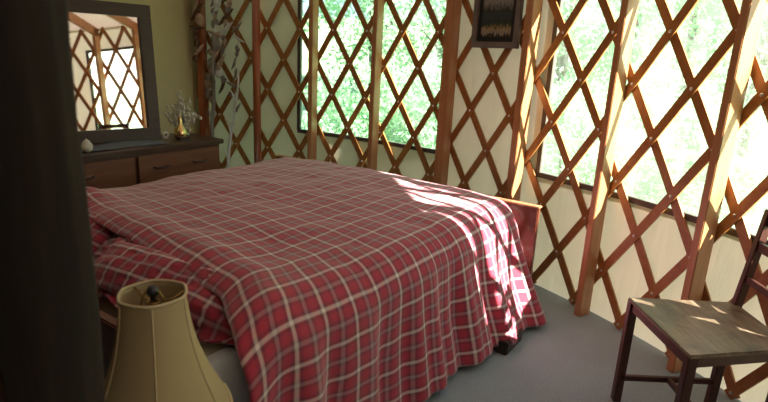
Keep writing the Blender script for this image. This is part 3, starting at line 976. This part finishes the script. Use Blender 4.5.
for q in (2, 3):
    p0 = ins[q]; bm = bmesh.new(); a = p0 - CI; a.z = 0; m_ = p0 - CI + Vector((.012, 0, 0)); m_.z = ZS - .05; t_ = p0 - CI + Vector((.078, .012 if q == 3 else -.012, 0)); t_.z = .95
    bar(bm, a, m_, .036, .036, (0, 1, 0), .003); bar(bm, m_ - Vector((0, 0, .01)), t_, .036, .03, (0, 1, 0), .003)
    obj('leg', bm, M['chair'], ch, False)
for zz, hh in ((.64, .03), (.79, .04), (.91, .055)):
    f = (zz - ZS + .05) / (.95 - ZS + .05); bm = bmesh.new()
    p_ = ins[2] - CI + Vector((.012 + .066 * f, -.012 * f, 0)); q_ = ins[3] - CI + Vector((.012 + .066 * f, .012 * f, 0)); p_.z = zz; q_.z = zz
    bar(bm, p_, q_, .018, hh, (0, 0, 1), .002); obj('back_rail', bm, M['chair'], ch, False)

def rail(name, p, q, z0, z1, th=.02):
    bm = bmesh.new(); zc = (z0 + z1) / 2
    bar(bm, Vector((p.x, p.y, zc)) - CI, Vector((q.x, q.y, zc)) - CI, th, z1 - z0, (0, 0, 1), .002)
    return obj(name, bm, M['chair'], ch, False)
for a, b_ in ((0, 1), (1, 2), (2, 3), (3, 0)):
    rail('apron', ins[a], ins[b_], ZS - .06, ZS - .017)
rail('stretcher', ins[0], ins[3], .12, .145); rail('stretcher', ins[1], ins[2], .12, .145)
rail('stretcher', (ins[0] + ins[3]) / 2, (ins[1] + ins[2]) / 2, .12, .145)

# ------------------------------------------------------------------ outside
def outside_ground():
    bm = bmesh.new(); n1, n2 = 72, 26; prev = None
    for k in range(n2 + 1):
        r = 5.6 + (k / n2) ** 1.6 * 70; ring = []
        for i in range(n1):
            a = 2 * PI * i / n1
            p = Vector((CX + r * math.sin(a), CY + r * math.cos(a), 0))
            z = -.55 + .10 * fbm((p.x, p.y, 0), .25) + max(0, (r - 9)) * .10
            ring.append(bm.verts.new((p.x, p.y, z)))
        if prev:
            for i in range(n1): bm.faces.new((prev[i], prev[(i + 1) % n1], ring[(i + 1) % n1], ring[i]))
        else:
            cv = bm.verts.new((CX, CY, -.6))
            for i in range(n1): bm.faces.new((cv, ring[(i + 1) % n1], ring[i]))
        prev = ring
    return bm
tag(obj('ground', outside_ground(), M['grass']), kind='structure')

def foliage_mesh(name, seed, h, r, nleaf, size, mat, low=.25):
    random.seed(seed); bm = bmesh.new()
    cl = []
    for k in range(34):
        a = random.uniform(0, 2 * PI); rr = r * math.sqrt(random.random()); z = low * h + (1 - low) * h * random.random()
        rr *= math.sin(min(PI * .98, PI * (.18 + .82 * (z - low * h) / ((1 - low) * h)))) * .9 + .15
        cl.append((Vector((rr * math.cos(a), rr * math.sin(a), z)), random.uniform(.25, .45) * r))
    for k in range(nleaf):
        c, cr = random.choice(cl)
        d = Vector((random.gauss(0, 1), random.gauss(0, 1), random.gauss(0, .8))).normalized() * cr * random.random() ** .4
        p = c + d; nn = Vector((random.gauss(0, 1), random.gauss(0, 1), random.gauss(0, 1) + .6)).normalized()
        x = nn.orthogonal().normalized(); x = Matrix.Rotation(random.uniform(0, 6.28), 3, nn) @ x; y = nn.cross(x)
        s = size * random.uniform(.6, 1.3)
        a_ = bm.verts.new(p - x * s); b1 = bm.verts.new(p + y * s * .38 - nn * s * .12); c_ = bm.verts.new(p + x * s); d_ = bm.verts.new(p - y * s * .38 - nn * s * .12)
        bm.faces.new((a_, b1, c_, d_))
    me = bpy.data.meshes.new(name); bm.to_mesh(me); bm.free(); me.materials.append(mat)
    return me
def trunk_mesh(seed, h, r):
    random.seed(seed); bm = bmesh.new(); pts = []; rs = []
    for i in range(12):
        f = i / 11; pts.append((.12 * noise.noise(Vector((f * 2, seed, 0))), .12 * noise.noise(Vector((f * 2, 0, seed))), f * h)); rs.append(r * (1.25 - f))
    tube(bm, pts, rs, 10)
    for k in range(5):
        a = random.uniform(0, 6.28); b0 = Vector(pts[4 + k]); d = Vector((math.cos(a), math.sin(a), .7)) * h * .16
        tube(bm, [b0, b0 + d * .5 + Vector((0, 0, -.05)), b0 + d], [r * .45, r * .3, r * .1], 6)
    me = bpy.data.meshes.new('trunk'); bm.to_mesh(me); bm.free(); me.materials.append(M['trunk']); return me
fA = foliage_mesh('foliage', 1, 6.0, 1.9, 9000, .065, M['leaf_a'])
fB = foliage_mesh('foliage', 2, 5.2, 1.8, 9000, .065, M['leaf_b'], .12)
fS = foliage_mesh('foliage', 3, 1.7, .95, 4500, .045, M['leaf_b'], .0)
fS2 = foliage_mesh('foliage', 4, 1.9, 1.0, 4500, .045, M['leaf_a'], .0)
tkA = trunk_mesh(1, 5.0, .11); tkB = trunk_mesh(5, 4.4, .09); tkS = trunk_mesh(9, 1.2, .03)
def plant(name, j, dist, f, t, s, lab, cat, grp, rz):
    p = cyl(J(j), 0, RW + dist)
    z = -.55 + max(0, (RW + dist - 9)) * .10 - .05
    e = empty(name, (p.x, p.y, z), rz); e.scale = (s, s, s)
    o = bpy.data.objects.new('foliage', f); link(o, e)
    o = bpy.data.objects.new('trunk', t); link(o, e)
    tag(e, lab, cat, grp)
random.seed(21)
for (j, dist, kind, s) in [(-20, 7, 0, 1), (-15, 5.5, 1, 1), (-11, 7.5, 0, 1.1), (-7.5, 6, 1, 1), (-4, 8, 0, 1.1), (-1, 6.0, 1, .9), (2.5, 8, 1, 1.0), (6.5, 9.5, 0, .9), (-18, 11, 0, 1.3), (-13, 11, 1, 1.3), (-8, 12, 0, 1.3), (-3, 12, 1, 1.3), (2, 12.5, 0, 1.3)]:
    plant('tree', j, dist, (fA, fB)[kind], (tkA, tkB)[kind], s, ('mid-green leafy tree seen blurred through the windows', 'pale sunlit leafy tree seen blurred through the windows')[kind], 'tree', ('mid-green trees outside', 'pale trees outside')[kind], random.uniform(0, 6))
for (j, dist, kind, s) in [(-19, 3.2, 0, 1), (-16, 3.0, 1, .95), (-13.6, 3.6, 0, 1.1), (-11.2, 2.8, 1, .9), (-9.0, 3.6, 0, 1.1), (-6.8, 3.0, 0, .95), (-4.4, 3.4, 1, 1), (0.0, 3.6, 1, .9), (2.6, 3.0, 0, .9), (5.4, 4.2, 1, .8)]:
    plant('bush', j, dist, (fS, fS2)[kind], tkS, s, ('pale green bush just outside the windows', 'mid-green bush just outside the windows')[kind], 'bush', ('pale bushes outside', 'mid-green bushes outside')[kind], random.uniform(0, 6))
# rail fence outside near window
rf = empty('rail_fence', (2.6, 4.6, -.55))
def fp(x, y, z): return Vector((x, y, z)) - rf.location
bm = bmesh.new(); bar(bm, fp(1.2, 6.2, .72), fp(4.9, 3.6, .72), .05, .07); obj('rail', bm, M['deckrail'], rf, False)
for k in range(4):
    f = k / 3; x = 1.25 + 3.6 * f; y = 6.17 - 2.53 * f
    bm = bmesh.new(); bar(bm, fp(x, y, -.7), fp(x, y, .70), .07, .07, (1, 0, 0)); obj('fence_post', bm, M['deckrail'], rf, False)
tag(rf, 'grey weathered rail fence outside the near window', 'fence')

# ------------------------------------------------------------------ light
wd = bpy.data.worlds.new('world'); sc.world = wd; wd.use_nodes = True
nt = wd.node_tree; nt.nodes.clear()
wo = nt.nodes.new('ShaderNodeOutputWorld'); bg = nt.nodes.new('ShaderNodeBackground')
sky = nt.nodes.new('ShaderNodeTexSky'); sky.sky_type = 'HOSEK_WILKIE'; sky.turbidity = 4.5; sky.ground_albedo = .4
SUN = Vector((.84, -.54, .60)).normalized()
sky.sun_direction = SUN
hs_ = nt.nodes.new('ShaderNodeHueSaturation'); hs_.inputs['Saturation'].default_value = 1.1
nt.links.new(sky.outputs[0], hs_.inputs['Color']); nt.links.new(hs_.outputs[0], bg.inputs['Color'])
bg.inputs['Strength'].default_value = 4.0
nt.links.new(bg.outputs[0], wo.inputs['Surface'])
sl = bpy.data.lights.new('sun', 'SUN'); sl.energy = 17.0; sl.angle = R_(.7); sl.color = (1, .93, .80)
so = bpy.data.objects.new('sun', sl); COL.objects.link(so)
so.rotation_euler = (-SUN).to_track_quat('-Z', 'Y').to_euler(); so.location = (6, -4, 5)

sc.view_settings.view_transform = 'Standard'; sc.view_settings.look = 'None'
sc.view_settings.exposure = 1.15; sc.view_settings.gamma = 1.0; sc.view_settings.use_curve_mapping = False
cy = sc.cycles
cy.caustics_reflective = False; cy.caustics_refractive = False
cy.use_denoising = True; cy.max_bounces = 10; cy.diffuse_bounces = 5; cy.transparent_max_bounces = 12
cy.transmission_bounces = 8; cy.glossy_bounces = 4; cy.sample_clamp_indirect = 8
